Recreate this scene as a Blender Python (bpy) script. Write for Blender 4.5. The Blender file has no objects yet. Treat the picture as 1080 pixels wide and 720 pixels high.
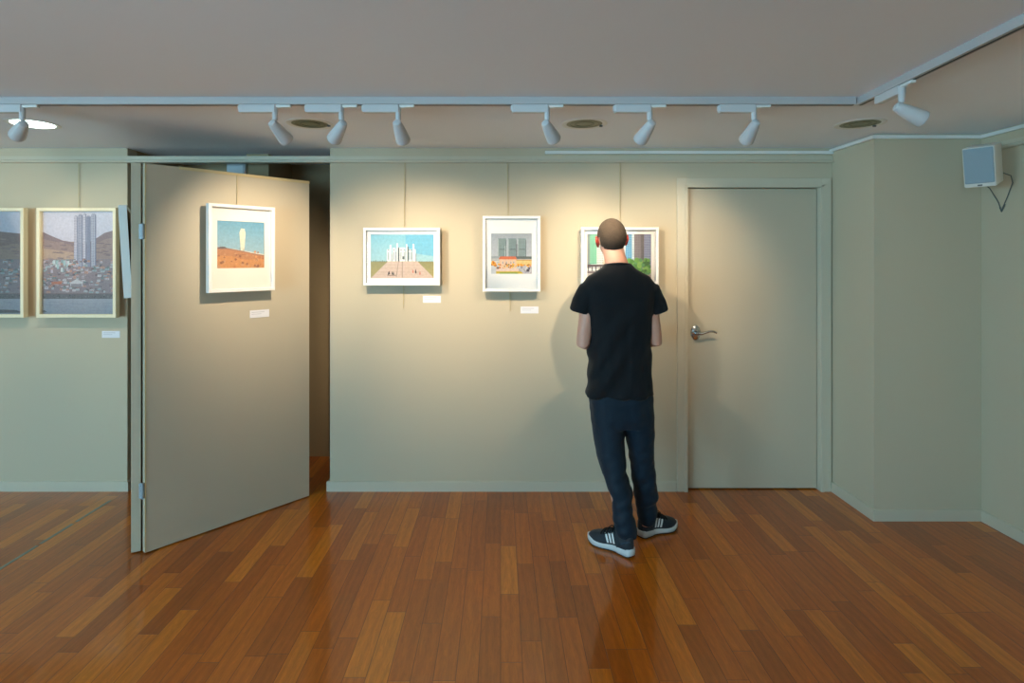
import bpy, bmesh, math, random
from mathutils import Vector, Matrix, noise, Euler
PI = math.pi
SC = bpy.context.scene
COL = SC.collection

# ------------------------------------------------------------------ camera, world, light, exposure
cam_d = bpy.data.cameras.new('camera')
cam = bpy.data.objects.new('camera', cam_d); COL.objects.link(cam)
cam.location = (0, 0, 1.555); cam.rotation_euler = (PI/2, 0, 0)
F = 593.0
cam_d.sensor_width = 36; cam_d.lens = F/1080*36
cam_d.shift_x = 12/1080; cam_d.shift_y = -87/1080
cam_d.clip_start = 0.05
SC.camera = cam
SC.view_settings.view_transform = 'Standard'; SC.view_settings.look = 'None'
SC.view_settings.gamma = 1; SC.view_settings.use_curve_mapping = False
SC.view_settings.exposure = 0.0
try:
    SC.cycles.use_denoising = True
    SC.cycles.max_bounces = 10; SC.cycles.diffuse_bounces = 6; SC.cycles.sample_clamp_indirect = 6
except Exception: pass

w = bpy.data.worlds.new('world'); SC.world = w; w.use_nodes = True
w.node_tree.nodes['Background'].inputs[0].default_value = (0.55, 0.78, 0.85, 1)
w.node_tree.nodes['Background'].inputs[1].default_value = 1.0

SPOT_E = 56.0           # watts of one track spotlight
SPOT_C = (1.0, 0.80, 0.55)
WIN_E = 215.0
WIN_C = (0.40, 0.79, 1.0)
def area(name, loc, rot, sx, sy, e, c):
    l = bpy.data.lights.new(name, 'AREA'); l.shape = 'RECTANGLE'; l.size = sx; l.size_y = sy; l.energy = e; l.color = c
    o = bpy.data.objects.new(name, l); COL.objects.link(o); o.location = loc; o.rotation_euler = rot
    return o
# daylight outside the windows: three in the front wall (behind the camera, to the left), two in the left wall
WINX = (-5.1, -3.45)
for k, x in enumerate(WINX):
    area('window_daylight', (x, -4.35, 1.25), (PI/2+.35, 0, -.5), 1.7, 1.5, WIN_E, WIN_C)
WINY = (-3.0, 1.3)
for k, y in enumerate(WINY):
    area('window_daylight', (-6.85, y, 1.25), (PI/2+.35, 0, -PI/2), 1.7, 1.5, WIN_E*(2.4, .10)[k], WIN_C)

# ------------------------------------------------------------------ helpers
def lin(c):
    return tuple(((v/255)/12.92 if v/255 <= 0.04045 else ((v/255+0.055)/1.055)**2.4) for v in c)

class MB:
    def __init__(s): s.v = []; s.f = []; s.c = []
    def add(s, vs, fs, col=None):
        n = len(s.v); s.v += [Vector(v) for v in vs]
        for f in fs: s.f.append(tuple(i+n for i in f)); s.c.append(col)
        return s
    def box(s, a, b, bev=0.0, M=None):
        bm = bmesh.new(); bmesh.ops.create_cube(bm, size=1)
        c = [(a[i]+b[i])/2 for i in range(3)]; d = [abs(b[i]-a[i]) for i in range(3)]
        for v in bm.verts: v.co = Vector([c[i]+v.co[i]*d[i] for i in range(3)])
        if bev: bmesh.ops.bevel(bm, geom=bm.edges[:], offset=bev, segments=2, affect='EDGES', profile=0.5)
        return s.bm(bm, M)
    def bm(s, bm, M=None):
        bm.verts.index_update()
        s.add([(M @ v.co) if M else v.co.copy() for v in bm.verts], [[v.index for v in f.verts] for f in bm.faces]); bm.free(); return s
    def rings(s, rs, cap=True, closed=True):
        n = len(rs[0]); vs = [p for r in rs for p in r]; fs = []
        for i in range(len(rs)-1):
            for j in range(n if closed else n-1):
                k = (j+1) % n
                fs.append((i*n+j, i*n+k, (i+1)*n+k, (i+1)*n+j))
        if cap:
            fs.append(tuple(range(n))[::-1]); fs.append(tuple(range((len(rs)-1)*n, len(rs)*n)))
        return s.add(vs, fs)
    def lathe(s, prof, n=28, M=None, cap=True):   # prof: (r, z)
        rs = [[(M @ Vector((r*math.cos(2*PI*j/n), r*math.sin(2*PI*j/n), z))) if M else Vector((r*math.cos(2*PI*j/n), r*math.sin(2*PI*j/n), z)) for j in range(n)] for r, z in prof]
        return s.rings(rs, cap)
    def tube(s, pts, r, n=10, cap=True):
        pts = [Vector(p) for p in pts]; rr = r if isinstance(r, (list, tuple)) else [r]*len(pts)
        rs = []; up = None
        for i, p in enumerate(pts):
            t = (pts[min(i+1, len(pts)-1)]-pts[max(i-1, 0)]).normalized()
            if up is None:
                up = Vector((0, 0, 1)) if abs(t.z) < 0.9 else Vector((1, 0, 0))
            a = t.cross(up).normalized(); b = a.cross(t).normalized(); up = b
            rs.append([p+(a*math.cos(2*PI*j/n)+b*math.sin(2*PI*j/n))*rr[i] for j in range(n)])
        return s.rings(rs, cap)
    def ell(s, c, r, seg=20, M=None):
        bm = bmesh.new(); bmesh.ops.create_uvsphere(bm, u_segments=seg, v_segments=seg//2+2, radius=1)
        for v in bm.verts:
            q = Vector((v.co.x*r[0], v.co.y*r[1], v.co.z*r[2]))
            if M: q = M @ q
            v.co = q+Vector(c)
        return s.bm(bm)
    def prism(s, poly, z0, z1, M=None):
        n = len(poly)
        vs = [Vector((x, y, z0)) for x, y in poly]+[Vector((x, y, z1)) for x, y in poly]
        if M: vs = [M @ v for v in vs]
        fs = [tuple(range(n))[::-1], tuple(range(n, 2*n))]+[(i, (i+1) % n, n+(i+1) % n, n+i) for i in range(n)]
        return s.add(vs, fs)

def obj(name, mb, mat, parent=None, smooth=False, loc=None, fix=True):
    me = bpy.data.meshes.new(name)
    me.from_pydata([tuple(v) for v in mb.v], [], mb.f); me.update()
    if any(c is not None for c in mb.c):
        ca = me.color_attributes.new('Col', 'FLOAT_COLOR', 'CORNER'); k = 0
        for p, c in zip(me.polygons, mb.c):
            for li in p.loop_indices:
                cc = c if c is not None else (1, 1, 1)
                if isinstance(cc[0], tuple): cc = cc[li-p.loop_start]
                ca.data[li].color = (*cc, 1)
    elif fix:
        bm = bmesh.new(); bm.from_mesh(me); bmesh.ops.recalc_face_normals(bm, faces=bm.faces[:]); bm.to_mesh(me); bm.free()
    me.materials.append(mat)
    o = bpy.data.objects.new(name, me); COL.objects.link(o)
    if parent: o.parent = parent
    if loc: o.location = loc
    if smooth:
        for p in me.polygons: p.use_smooth = True
        if smooth == 'auto':
            bm = bmesh.new(); bm.from_mesh(me)
            for e in bm.edges:
                if len(e.link_faces) == 2 and e.calc_face_angle(0) > math.radians(38): e.smooth = False
            bm.to_mesh(me); bm.free()
    return o

def tag(o, label=None, cat=None, group=None, kind=None):
    if label: o['label'] = label
    if cat: o['category'] = cat
    if group: o['group'] = group
    if kind: o['kind'] = kind
    return o
def thing(name, label, cat, loc=(0, 0, 0), rot=(0, 0, 0), group=None, kind=None):
    o = bpy.data.objects.new(name, None); COL.objects.link(o); o.location = loc; o.rotation_euler = rot
    return tag(o, label, cat, group, kind)
def struct(name, mb, mat, label=None, **k):
    return tag(obj(name, mb, mat, **k), label, None, None, 'structure')

# ------------------------------------------------------------------ materials
def mat(name, col, rough=0.5, metal=0.0, bump=0.0, bscale=200.0, var=0.0, vscale=3.0, spec=0.5, coat=0.0, stretch=(1, 1, 1), sheen=0.0):
    m = bpy.data.materials.new(name); m.use_nodes = True; nt = m.node_tree; b = nt.nodes['Principled BSDF']
    b.inputs['Roughness'].default_value = rough; b.inputs['Metallic'].default_value = metal
    b.inputs['Specular IOR Level'].default_value = spec; b.inputs['Coat Weight'].default_value = coat
    b.inputs['Sheen Weight'].default_value = sheen
    tc = nt.nodes.new('ShaderNodeTexCoord'); mp = nt.nodes.new('ShaderNodeMapping'); mp.inputs['Scale'].default_value = stretch
    nt.links.new(tc.outputs['Object'], mp.inputs[0])
    n = nt.nodes.new('ShaderNodeTexNoise'); n.inputs['Scale'].default_value = vscale; n.inputs['Detail'].default_value = 4
    nt.links.new(mp.outputs[0], n.inputs['Vector'])
    mx = nt.nodes.new('ShaderNodeMix'); mx.data_type = 'RGBA'
    lo = tuple(max(0, c*(1-var)) for c in col); hi = tuple(min(1, c*(1+var)) for c in col)
    mx.inputs[6].default_value = (*lo, 1); mx.inputs[7].default_value = (*hi, 1)
    nt.links.new(n.outputs[0], mx.inputs[0]); nt.links.new(mx.outputs[2], b.inputs['Base Color'])
    if bump:
        n2 = nt.nodes.new('ShaderNodeTexNoise'); n2.inputs['Scale'].default_value = bscale; n2.inputs['Detail'].default_value = 3
        nt.links.new(mp.outputs[0], n2.inputs['Vector'])
        bp = nt.nodes.new('ShaderNodeBump'); bp.inputs['Strength'].default_value = bump; bp.inputs['Distance'].default_value = 0.002
        nt.links.new(n2.outputs[0], bp.inputs['Height']); nt.links.new(bp.outputs[0], b.inputs['Normal'])
    return m
def emis(name, col, st):
    m = mat(name, col); b = m.node_tree.nodes['Principled BSDF']
    b.inputs['Emission Color'].default_value = (*col, 1); b.inputs['Emission Strength'].default_value = st; return m
def glassmat(name, tint=(1, 1, 1), ior=1.45):
    m = bpy.data.materials.new(name); m.use_nodes = True; nt = m.node_tree; nt.nodes.clear()
    out = nt.nodes.new('ShaderNodeOutputMaterial'); mx = nt.nodes.new('ShaderNodeMixShader')
    t = nt.nodes.new('ShaderNodeBsdfTransparent'); t.inputs[0].default_value = (*tint, 1)
    g = nt.nodes.new('ShaderNodeBsdfGlossy'); g.inputs['Roughness'].default_value = 0.02
    f = nt.nodes.new('ShaderNodeFresnel'); f.inputs[0].default_value = ior
    nt.links.new(f.outputs[0], mx.inputs[0]); nt.links.new(t.outputs[0], mx.inputs[1]); nt.links.new(g.outputs[0], mx.inputs[2])
    nt.links.new(mx.outputs[0], out.inputs[0]); return m
def attrmat(name, rough=0.45):
    m = bpy.data.materials.new(name); m.use_nodes = True; nt = m.node_tree; b = nt.nodes['Principled BSDF']
    a = nt.nodes.new('ShaderNodeAttribute'); a.attribute_name = 'Col'
    tc = nt.nodes.new('ShaderNodeTexCoord'); n = nt.nodes.new('ShaderNodeTexNoise'); n.inputs['Scale'].default_value = 60; n.inputs['Detail'].default_value = 5
    nt.links.new(tc.outputs['Object'], n.inputs['Vector'])
    mr = nt.nodes.new('ShaderNodeMapRange'); mr.inputs['To Min'].default_value = 0.78; mr.inputs['To Max'].default_value = 1.22
    nt.links.new(n.outputs[0], mr.inputs[0])
    vm = nt.nodes.new('ShaderNodeVectorMath'); vm.operation = 'SCALE'
    nt.links.new(a.outputs['Color'], vm.inputs[0]); nt.links.new(mr.outputs[0], vm.inputs['Scale'])
    nt.links.new(vm.outputs[0], b.inputs['Base Color']); b.inputs['Roughness'].default_value = rough
    return m

WALL_C = (0.56, 0.49, 0.365)
M = {}
M['wall'] = mat('wall_paint', WALL_C, 0.75, bump=0.15, bscale=260, var=0.02, vscale=1.2, spec=0.25)
M['trim'] = mat('trim_paint', (0.58, 0.53, 0.42), 0.45, var=0.015, vscale=3)
M['door'] = mat('door_paint', (0.53, 0.465, 0.355), 0.5, bump=0.08, bscale=90, var=0.03, vscale=2, stretch=(1, 1, 0.15))
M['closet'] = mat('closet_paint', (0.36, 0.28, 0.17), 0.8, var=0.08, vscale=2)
M['ceil'] = mat('ceiling_paint', (0.87, 0.90, 0.97), 0.85, var=0.015, vscale=1)
M['white'] = mat('white_trim', (0.8, 0.8, 0.78), 0.4, var=0.01)
M['lamp'] = mat('lamp_white', (0.60, 0.60, 0.62), 0.35, var=0.01)
M['frame'] = mat('frame_white', (0.84, 0.84, 0.84), 0.4, var=0.01)
M['mount'] = mat('mount_card', (0.86, 0.86, 0.87), 0.8, var=0.01)
M['wood'] = mat('pale_wood', lin((232, 222, 192)), 0.5, var=0.06, vscale=14, stretch=(6, 6, 0.5))
M['back'] = mat('backing_board', lin((170, 120, 60)), 0.7, var=0.1, vscale=10)
M['edge'] = mat('panel_edge_strip', lin((205, 185, 140)), 0.5, var=0.05)
M['rod'] = mat('hanging_rod', lin((190, 172, 130)), 0.4, metal=0.0)
M['track'] = mat('track_white', (0.48, 0.47, 0.48), 0.4)
M['slot'] = mat('track_slot', (0.02, 0.02, 0.02), 0.6)
M['hinge'] = mat('hinge_steel', (0.33, 0.38, 0.42), 0.5, metal=0.3)
M['chrome'] = mat('brushed_steel', (0.6, 0.6, 0.6), 0.22, metal=1.0)
M['dark'] = mat('dark_hole', (0.01, 0.01, 0.01), 0.5)
M['lens_off'] = mat('unlit_diffuser', lin((128, 126, 92)), 0.35, var=0.1, vscale=20)
M['lens_ring'] = mat('unlit_diffuser_ring', lin((110, 106, 76)), 0.35)
M['lens_on'] = emis('lit_diffuser', (0.80, 1.0, 0.90), 9.0)
M['bulb'] = emis('spot_bulb', (1.0, 0.82, 0.55), 4.0)
M['glass'] = glassmat('picture_glass')
M['pane'] = glassmat('window_pane')
M['print'] = attrmat('photographic_print')
M['card'] = mat('label_card', (0.80, 0.80, 0.86), 0.7)
M['cardtext'] = mat('label_text', (0.5, 0.5, 0.56), 0.7)
M['tape'] = mat('floor_tape', lin((128, 136, 122)), 0.4, var=0.25, vscale=25)
M['grille'] = mat('speaker_grille', lin((140, 160, 172)), 0.6, bump=0.3, bscale=900)
M['spk'] = mat('speaker_cabinet', (0.72, 0.72, 0.68), 0.45)
M['cable'] = mat('thin_cable', (0.10, 0.11, 0.11), 0.5)
M['box'] = mat('junction_box_paint', (0.5, 0.55, 0.6), 0.4)
M['skin'] = mat('skin', lin((214, 158, 136)), 0.5, var=0.06, vscale=30, bump=0.1, bscale=300)
M['ear'] = mat('ear_skin', lin((178, 66, 54)), 0.45, var=0.05, vscale=30)
M['hair'] = mat('cropped_hair', lin((58, 47, 37)), 0.9, var=0.45, vscale=120, bump=1.0, bscale=450)
M['shirt'] = mat('black_cotton', lin((15, 18, 23)), 0.8, var=0.15, vscale=8, bump=0.2, bscale=500, sheen=0.08, spec=0.25)
M['pants'] = mat('navy_jersey', lin((8, 29, 44)), 0.7, var=0.2, vscale=7, bump=0.25, bscale=400, sheen=0.08, spec=0.3)
M['shoe'] = mat('shoe_mesh', lin((24, 34, 44)), 0.7, var=0.2, vscale=40, bump=0.6, bscale=500, sheen=0.1)
M['shoetrim'] = mat('shoe_overlay', lin((30, 50, 66)), 0.5)
M['sole'] = mat('shoe_sole', lin((196, 200, 202)), 0.5, var=0.03)
M['outsole'] = mat('shoe_outsole', lin((20, 20, 22)), 0.6)
M['lace'] = mat('shoe_lace', lin((12, 12, 14)), 0.8)
M['stripe'] = mat('shoe_stripe', lin((225, 228, 228)), 0.5)
M['eye'] = mat('eye', (0.7, 0.7, 0.7), 0.2)

def floor_material():
    m = bpy.data.materials.new('hardwood_planks'); m.use_nodes = True; nt = m.node_tree; N = nt.nodes; L = nt.links
    b = N['Principled BSDF']
    tc = N.new('ShaderNodeTexCoord'); sx = N.new('ShaderNodeSeparateXYZ'); L.new(tc.outputs['Object'], sx.inputs[0])
    def math_(op, a, b_=None, c=None):
        n = N.new('ShaderNodeMath'); n.operation = op
        for i, q in enumerate((a, b_, c)):
            if q is None: continue
            if isinstance(q, (int, float)): n.inputs[i].default_value = q
            else: L.new(q, n.inputs[i])
        return n.outputs[0]
    W = 0.0835
    u = math_('DIVIDE', sx.outputs['X'], W); col = math_('FLOOR', u); fu = math_('FRACT', u)
    wn = N.new('ShaderNodeTexWhiteNoise'); wn.noise_dimensions = '1D'; L.new(col, wn.inputs['W'])
    wn2 = N.new('ShaderNodeTexWhiteNoise'); wn2.noise_dimensions = '1D'; L.new(math_('ADD', col, 71.3), wn2.inputs['W'])
    ln = math_('MULTIPLY_ADD', wn2.outputs['Value'], 0.45, 0.42)
    v = math_('ADD', math_('DIVIDE', sx.outputs['Y'], ln), math_('MULTIPLY', wn.outputs['Value'], 7.0))
    row = math_('FLOOR', v); fv = math_('FRACT', v)
    cmb = N.new('ShaderNodeCombineXYZ'); L.new(col, cmb.inputs[0]); L.new(row, cmb.inputs[1])
    idn = N.new('ShaderNodeTexWhiteNoise'); idn.noise_dimensions = '2D'; L.new(cmb.outputs[0], idn.inputs['Vector'])
    rid = idn.outputs['Value']
    du = math_('MULTIPLY', math_('MINIMUM', fu, math_('SUBTRACT', 1.0, fu)), W)
    dv = math_('MULTIPLY', math_('MINIMUM', fv, math_('SUBTRACT', 1.0, fv)), ln)
    d = math_('MINIMUM', du, dv)
    gap = N.new('ShaderNodeMapRange'); gap.interpolation_type = 'SMOOTHSTEP'; gap.inputs['From Min'].default_value = 0.0004; gap.inputs['From Max'].default_value = 0.0016
    L.new(d, gap.inputs[0])
    # grain
    gx = N.new('ShaderNodeCombineXYZ'); L.new(math_('MULTIPLY', sx.outputs['X'], 80), gx.inputs[0]); L.new(math_('MULTIPLY', sx.outputs['Y'], 9), gx.inputs[1]); L.new(math_('MULTIPLY', rid, 90), gx.inputs[2])
    g1 = N.new('ShaderNodeTexNoise'); g1.inputs['Scale'].default_value = 1; g1.inputs['Detail'].default_value = 6; g1.inputs['Roughness'].default_value = 0.65; g1.inputs['Distortion'].default_value = 1.6; L.new(gx.outputs[0], g1.inputs['Vector'])
    gy = N.new('ShaderNodeCombineXYZ'); L.new(math_('MULTIPLY', sx.outputs['X'], 9), gy.inputs[0]); L.new(math_('MULTIPLY', sx.outputs['Y'], 1.3), gy.inputs[1]); L.new(math_('MULTIPLY', rid, 50), gy.inputs[2])
    wv = N.new('ShaderNodeTexWave'); wv.bands_direction = 'X'; wv.inputs['Scale'].default_value = 0.9; wv.inputs['Distortion'].default_value = 11; wv.inputs['Detail'].default_value = 3; wv.inputs['Detail Scale'].default_value = 1.2; L.new(gy.outputs[0], wv.inputs['Vector'])
    ramp = N.new('ShaderNodeValToRGB'); r = ramp.color_ramp
    r.elements[0].position = 0; r.elements[0].color = (*lin((164, 84, 12)), 1)
    r.elements[1].position = 1; r.elements[1].color = (*lin((214, 126, 28)), 1)
    for p, c in ((0.22, (182, 94, 14)), (0.55, (192, 101, 16)), (0.8, (202, 112, 20))):
        e = r.elements.new(p); e.color = (*lin(c), 1)
    L.new(rid, ramp.inputs[0])
    gm = N.new('ShaderNodeMapRange'); gm.inputs['From Min'].default_value = 0.3; gm.inputs['From Max'].default_value = 0.7; gm.inputs['To Min'].default_value = 0.78; gm.inputs['To Max'].default_value = 1.12; L.new(g1.outputs[0], gm.inputs[0])
    wm = N.new('ShaderNodeMapRange'); wm.inputs['To Min'].default_value = 0.92; wm.inputs['To Max'].default_value = 1.06; L.new(wv.outputs['Fac'], wm.inputs[0])
    gf = math_('MULTIPLY', math_('MULTIPLY', gm.outputs[0], wm.outputs[0]), math_('MULTIPLY_ADD', gap.outputs[0], 0.8, 0.2))
    vm = N.new('ShaderNodeVectorMath'); vm.operation = 'SCALE'; L.new(ramp.outputs[0], vm.inputs[0]); L.new(gf, vm.inputs['Scale'])
    L.new(vm.outputs[0], b.inputs['Base Color'])
    b.inputs['Roughness'].default_value = 0.28; b.inputs['Specular IOR Level'].default_value = 0.3
    b.inputs['Coat Weight'].default_value = 0.6; b.inputs['Coat Roughness'].default_value = 0.07
    ht = math_('ADD', math_('MULTIPLY', gap.outputs[0], 1.0), math_('MULTIPLY', g1.outputs[0], 0.12))
    big = N.new('ShaderNodeTexNoise'); big.inputs['Scale'].default_value = 5; L.new(tc.outputs['Object'], big.inputs['Vector'])
    ht = math_('ADD', ht, math_('MULTIPLY', big.outputs[0], 0.5))
    bp = N.new('ShaderNodeBump'); bp.inputs['Strength'].default_value = 0.35; bp.inputs['Distance'].default_value = 0.0012; L.new(ht, bp.inputs['Height'])
    L.new(bp.outputs[0], b.inputs['Normal']); L.new(bp.outputs[0], b.inputs['Coat Normal'])
    return m
M['floor'] = floor_material()

# ------------------------------------------------------------------ setting
D = 3.77; CZ = 2.297
XL, XR, YF = -6.5, 2.86, -4.0
OL, OR_ = -2.503, -1.144          # opening
struct('floor', MB().box((XL-.1, YF-.1, -.1), (XR+.1, 4.55, 0)), M['floor'])
struct('ceiling', MB().box((XL-.1, YF-.1, CZ), (XR+.1, 4.55, CZ+.1)), M['ceil'])
wb = MB().box((XL-.1, D, 0), (OL, D+.1, CZ))
struct('wall_back', wb, M['wall'])
DL, DR, DH = 1.248, 2.141, 2.035
wr = MB().box((OR_, D, 0), (DL, D+.1, CZ)).box((DR, D, 0), (XR+.1, D+.1, CZ)).box((DL, D, DH), (DR, D+.1, CZ)).box((DL-.01, D+.07, 0), (DR+.01, D+.1, DH+.01))
struct('wall_back', wr, M['wall'])
# closet behind the opening
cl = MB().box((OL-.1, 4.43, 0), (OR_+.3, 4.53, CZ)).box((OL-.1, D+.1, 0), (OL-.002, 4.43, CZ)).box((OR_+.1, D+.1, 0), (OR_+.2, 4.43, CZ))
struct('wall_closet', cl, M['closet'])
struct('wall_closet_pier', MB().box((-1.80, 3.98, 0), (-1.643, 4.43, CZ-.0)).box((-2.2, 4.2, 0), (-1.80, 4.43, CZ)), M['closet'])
# pillar and right wall
struct('wall_pillar', MB().box((2.222, 3.345, 0), (XR+.1, D-.001, CZ)), M['wall'])
struct('wall_right', MB().box((XR, YF-.1, 0), (XR+.1, 3.345, CZ)), M['wall'])
# front wall with two windows, left wall with two
def wall_with_holes(name, axis, fixed, th, lo, hi, holes, z0, z1):
    mb = MB(); edges = [lo]
    for h in holes: edges += [h-.8, h+.8]
    edges.append(hi)
    def bx(a, b, za, zb):
        if axis == 'x': mb.box((a, fixed, za), (b, fixed+th, zb))
        else: mb.box((fixed, a, za), (fixed+th, b, zb))
    for i in range(0, len(edges), 2): bx(edges[i], edges[i+1], 0, CZ)
    for h in holes: bx(h-.8, h+.8, 0, z0); bx(h-.8, h+.8, z1, CZ)
    return struct(name, mb, M['wall'])
wall_with_holes('wall_front', 'x', YF, -.12, XL-.1, XR+.1, WINX, .65, 2.05)
wall_with_holes('wall_left', 'y', XL, -.12, YF-.1, D+.1, WINY, .65, 2.05)
def window(i, loc, rz):
    t = thing('window_%d' % i, None, None, loc, (0, 0, rz), kind='structure')
    f = MB()
    for a, b in (((-.8, -.03, .65), (-.74, .03, 2.05)), ((.74, -.03, .65), (.8, .03, 2.05)), ((-.74, -.03, .65), (.74, .03, .71)), ((-.74, -.03, 1.99), (.74, .03, 2.05)), ((-.02, -.025, .71), (.02, .025, 1.99))):
        f.box(a, b, .004)
    obj('window_frame', f, M['white'], t)
    obj('window_pane', MB().box((-.74, -.003, .71), (-.02, .003, 1.99)).box((.02, -.003, .71), (.74, .003, 1.99)), M['pane'], t)
for i, x in enumerate(WINX): window(i+1, (x, YF-.06, 0), 0)
for i, y in enumerate(WINY): window(i+3, (XL-.06, y, 0), PI/2)

# baseboards
BH = 0.068
def bprof(mb, a, b, n, h=BH, t=0.012):   # from a to b, n outward
    a = Vector((*a, 0)); b = Vector((*b, 0)); n = Vector((*n, 0))
    pr = [(0, 0), (t, 0), (t, h-.006), (t-.006, h), (0, h)]
    mb.rings([[p+n*q[0]+Vector((0, 0, q[1])) for q in pr] for p in (a, b)])
bb = MB(); bprof(bb, (XL, D), (OL, D), (0, -1)); bprof(bb, (OL, D-.012), (OL, D+.1), (1, 0)); struct('baseboard_left', bb, M['trim'])
bb = MB(); bprof(bb, (OR_-.020, D), (1.178, D), (0, -1)); bprof(bb, (OR_, D+.0005), (OR_, D+.1), (-1, 0), t=.020); struct('baseboard_back', bb, M['trim'])
bb = MB(); bprof(bb, (2.222, D), (2.222, 3.333), (-1, 0)); bprof(bb, (2.2225, 3.345), (XR, 3.345), (0, -1)); struct('baseboard_pillar', bb, M['trim'])
bb = MB(); bprof(bb, (XR, 3.333), (XR, YF), (-1, 0)); struct('baseboard_right', bb, M['trim'])

# picture rail: moulded strip along the back wall, across the opening, and on the right wall
def rail(mb, a, b, n, z0=2.197, z1=2.242):
    a = Vector((*a, 0)); b = Vector((*b, 0)); n = Vector((*n, 0))
    pr = [(0, z0), (.026, z0), (.030, z0+.004), (.030, z0+.014), (.013, z0+.021), (.013, z1), (0, z1)]
    mb.rings([[p+n*q[0]+Vector((0, 0, q[1])) for q in pr] for p in (a, b)])
r1 = MB(); rail(r1, (XL, D), (2.222, D), (0, -1)); r1.box((OL, D, 2.197), (OR_, D+.02, 2.242)); struct('trim_picture_rail_back', r1, M['trim'])
r2 = MB(); rail(r2, (XR, 3.345), (XR, YF), (-1, 0), 2.178, 2.222); struct('trim_picture_rail_right', r2, M['trim'])
# white crown trim
cr = MB(); z0, z1 = 2.268, 2.288; XS = (575-528)*3.75/F
cr.box((XS, D-.02, 2.256), (2.222, D, 2.276), .002)
cr.box((2.202, 3.325, z0), (2.222, D, z1), .002); cr.box((2.2225, 3.325, z0), (XR-.0205, 3.345, z1), .002); cr.box((XR-.02, YF, z0), (XR, 3.345, z1), .002)
struct('trim_crown', cr, M['white'])
# floor line
tp = MB()
for a, b in ((-3.9, -1.2), (-1.15, .9), (.93, 2.6), (2.62, 3.05), (3.07, 3.3), (3.33, 3.62)): tp.box((-2.522, a, 0), (-2.503, b, .0012))
struct('trim_floor_strip', tp, M['tape'])

# door_1 with its casing
dt = thing('door_1', 'closed flat beige door at the right of the back wall', None, (DL, D, 0), kind='structure')
obj('door_panel', MB().box((.006, .028, .008), (DR-DL-.006, .068, DH-.006), .002), M['door'], dt)
cs = MB(); W_ = DR-DL
def casing(mb, lo, hi): mb.box(lo, hi, .003)
casing(cs, (-.068, -.016, 0), (-.004, 0, DH+.06)); casing(cs, (W_+.004, -.016, 0), (W_+.068, 0, DH+.06)); casing(cs, (-.004, -.016, DH+.004), (W_+.004, 0, DH+.06))
cs.box((-.02, -.02, 0), (-.004, -.014, DH+.012)); cs.box((W_+.004, -.02, 0), (W_+.02, -.014, DH+.012)); cs.box((-.02, -.02, DH+.004), (W_+.02, -.014, DH+.02))
cs.box((-.004, -.018, 0), (.002, .07, DH)); cs.box((W_-.002, -.018, 0), (W_+.004, .07, DH)); cs.box((0, -.018, DH-.002), (W_, .07, DH+.004))
obj('door_casing', cs, M['trim'], dt)
hd = MB(); hx, hz = .068, 1.058
RX = Matrix.Translation((hx, .028, hz)) @ Matrix.Rotation(PI/2, 4, 'X')
hd.lathe([(.0, 0), (.050, 0), (.050, .004), (.044, .009), (.016, .013)], 28, Matrix.Translation((hx, .028, hz)) @ Matrix.Diagonal((.68, 1, 1, 1)) @ Matrix.Rotation(PI/2, 4, 'X'), cap=False)
hd.lathe([(0, .012), (.012, .013), (.012, .05), (.014, .056), (.0, .058)], 28, RX, cap=False)
hd.tube([(hx, -.025, hz), (hx+.02, -.03, hz-.002), (hx+.045, -.03, hz+.006), (hx+.075, -.03, hz+.016), (hx+.10, -.03, hz+.014), (hx+.122, -.028, hz+.004)], [.011, .010, .008, .008, .007, .005], 12)
hd.lathe([(0, .0582), (.006, .0582), (.006, .060), (0, .060)], 16, RX, cap=False)
obj('door_handle', hd, M['chrome'], dt, smooth='auto')

# door_2: folding pair of panels standing open in front of the cupboard
H1 = Vector((-1.877, .785*D, 0)); E1 = Vector((-1.252, .976*D, 0))
dv = E1-H1; L1 = dv.length; a1 = math.atan2(dv.y, dv.x)
f2 = thing('door_2', 'beige folding door standing open before the dark cupboard', None, (H1.x, H1.y, 0), kind='structure')
PH = 2.060
p1 = MB().box((.004, 0, .006), (L1, .034, PH), .0015)
o = obj('door_panel', p1, M['door'], f2); o.rotation_euler = (0, 0, a1)
q = obj('top_edge_strip', MB().box((.17, -.003, PH-.014), (L1, .034, PH+.003)).box((.0035, -.0015, .008), (.009, .001, PH-.001)), M['edge'], o)
a2v = Vector((-2.385-(-1.925), .988*D-.782*D, 0)); L2 = a2v.length; a2 = math.atan2(a2v.y, a2v.x)
o2 = obj('door_panel', MB().box((0, -.022, .006), (L2, .022, PH+.004), .0015), M['door'], f2)
o2.location = (-1.926-H1.x-.003, .785*D-H1.y+.015, 0); o2.rotation_euler = (0, 0, a2)
for z in (.335, 1.70):
    hg = MB().box((-.024, -.006, z-.04), (-.004, .0, z+.04), .001).box((-.004, -.008, z-.04), (.003, .002, z+.04), .001)
    hg.lathe([(.0, z-.042), (.005, z-.042), (.005, z+.042), (0, z+.042)], 12, Matrix.Translation((-.003, -.008, 0)), cap=False)
    for s in (-.025, 0, .025): hg.box((-.018, -.008, z+s-.003), (-.012, -.005, z+s+.003))
    obj('hinge', hg, M['hinge'], f2, loc=(-.002, .004, 0))

# junction box inside cupboard
jb = thing('electrical_box', 'small pale box mounted high inside the dark cupboard', 'electrical box', (-1.86, 3.95, 2.09))
obj('housing', MB().box((-.065, 0, 0), (.065, .25, .14), .004), M['box'], jb)
obj('cover_plate', MB().box((-.055, -.006, .01), (.055, 0, .13), .002), M['box'], jb)

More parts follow.
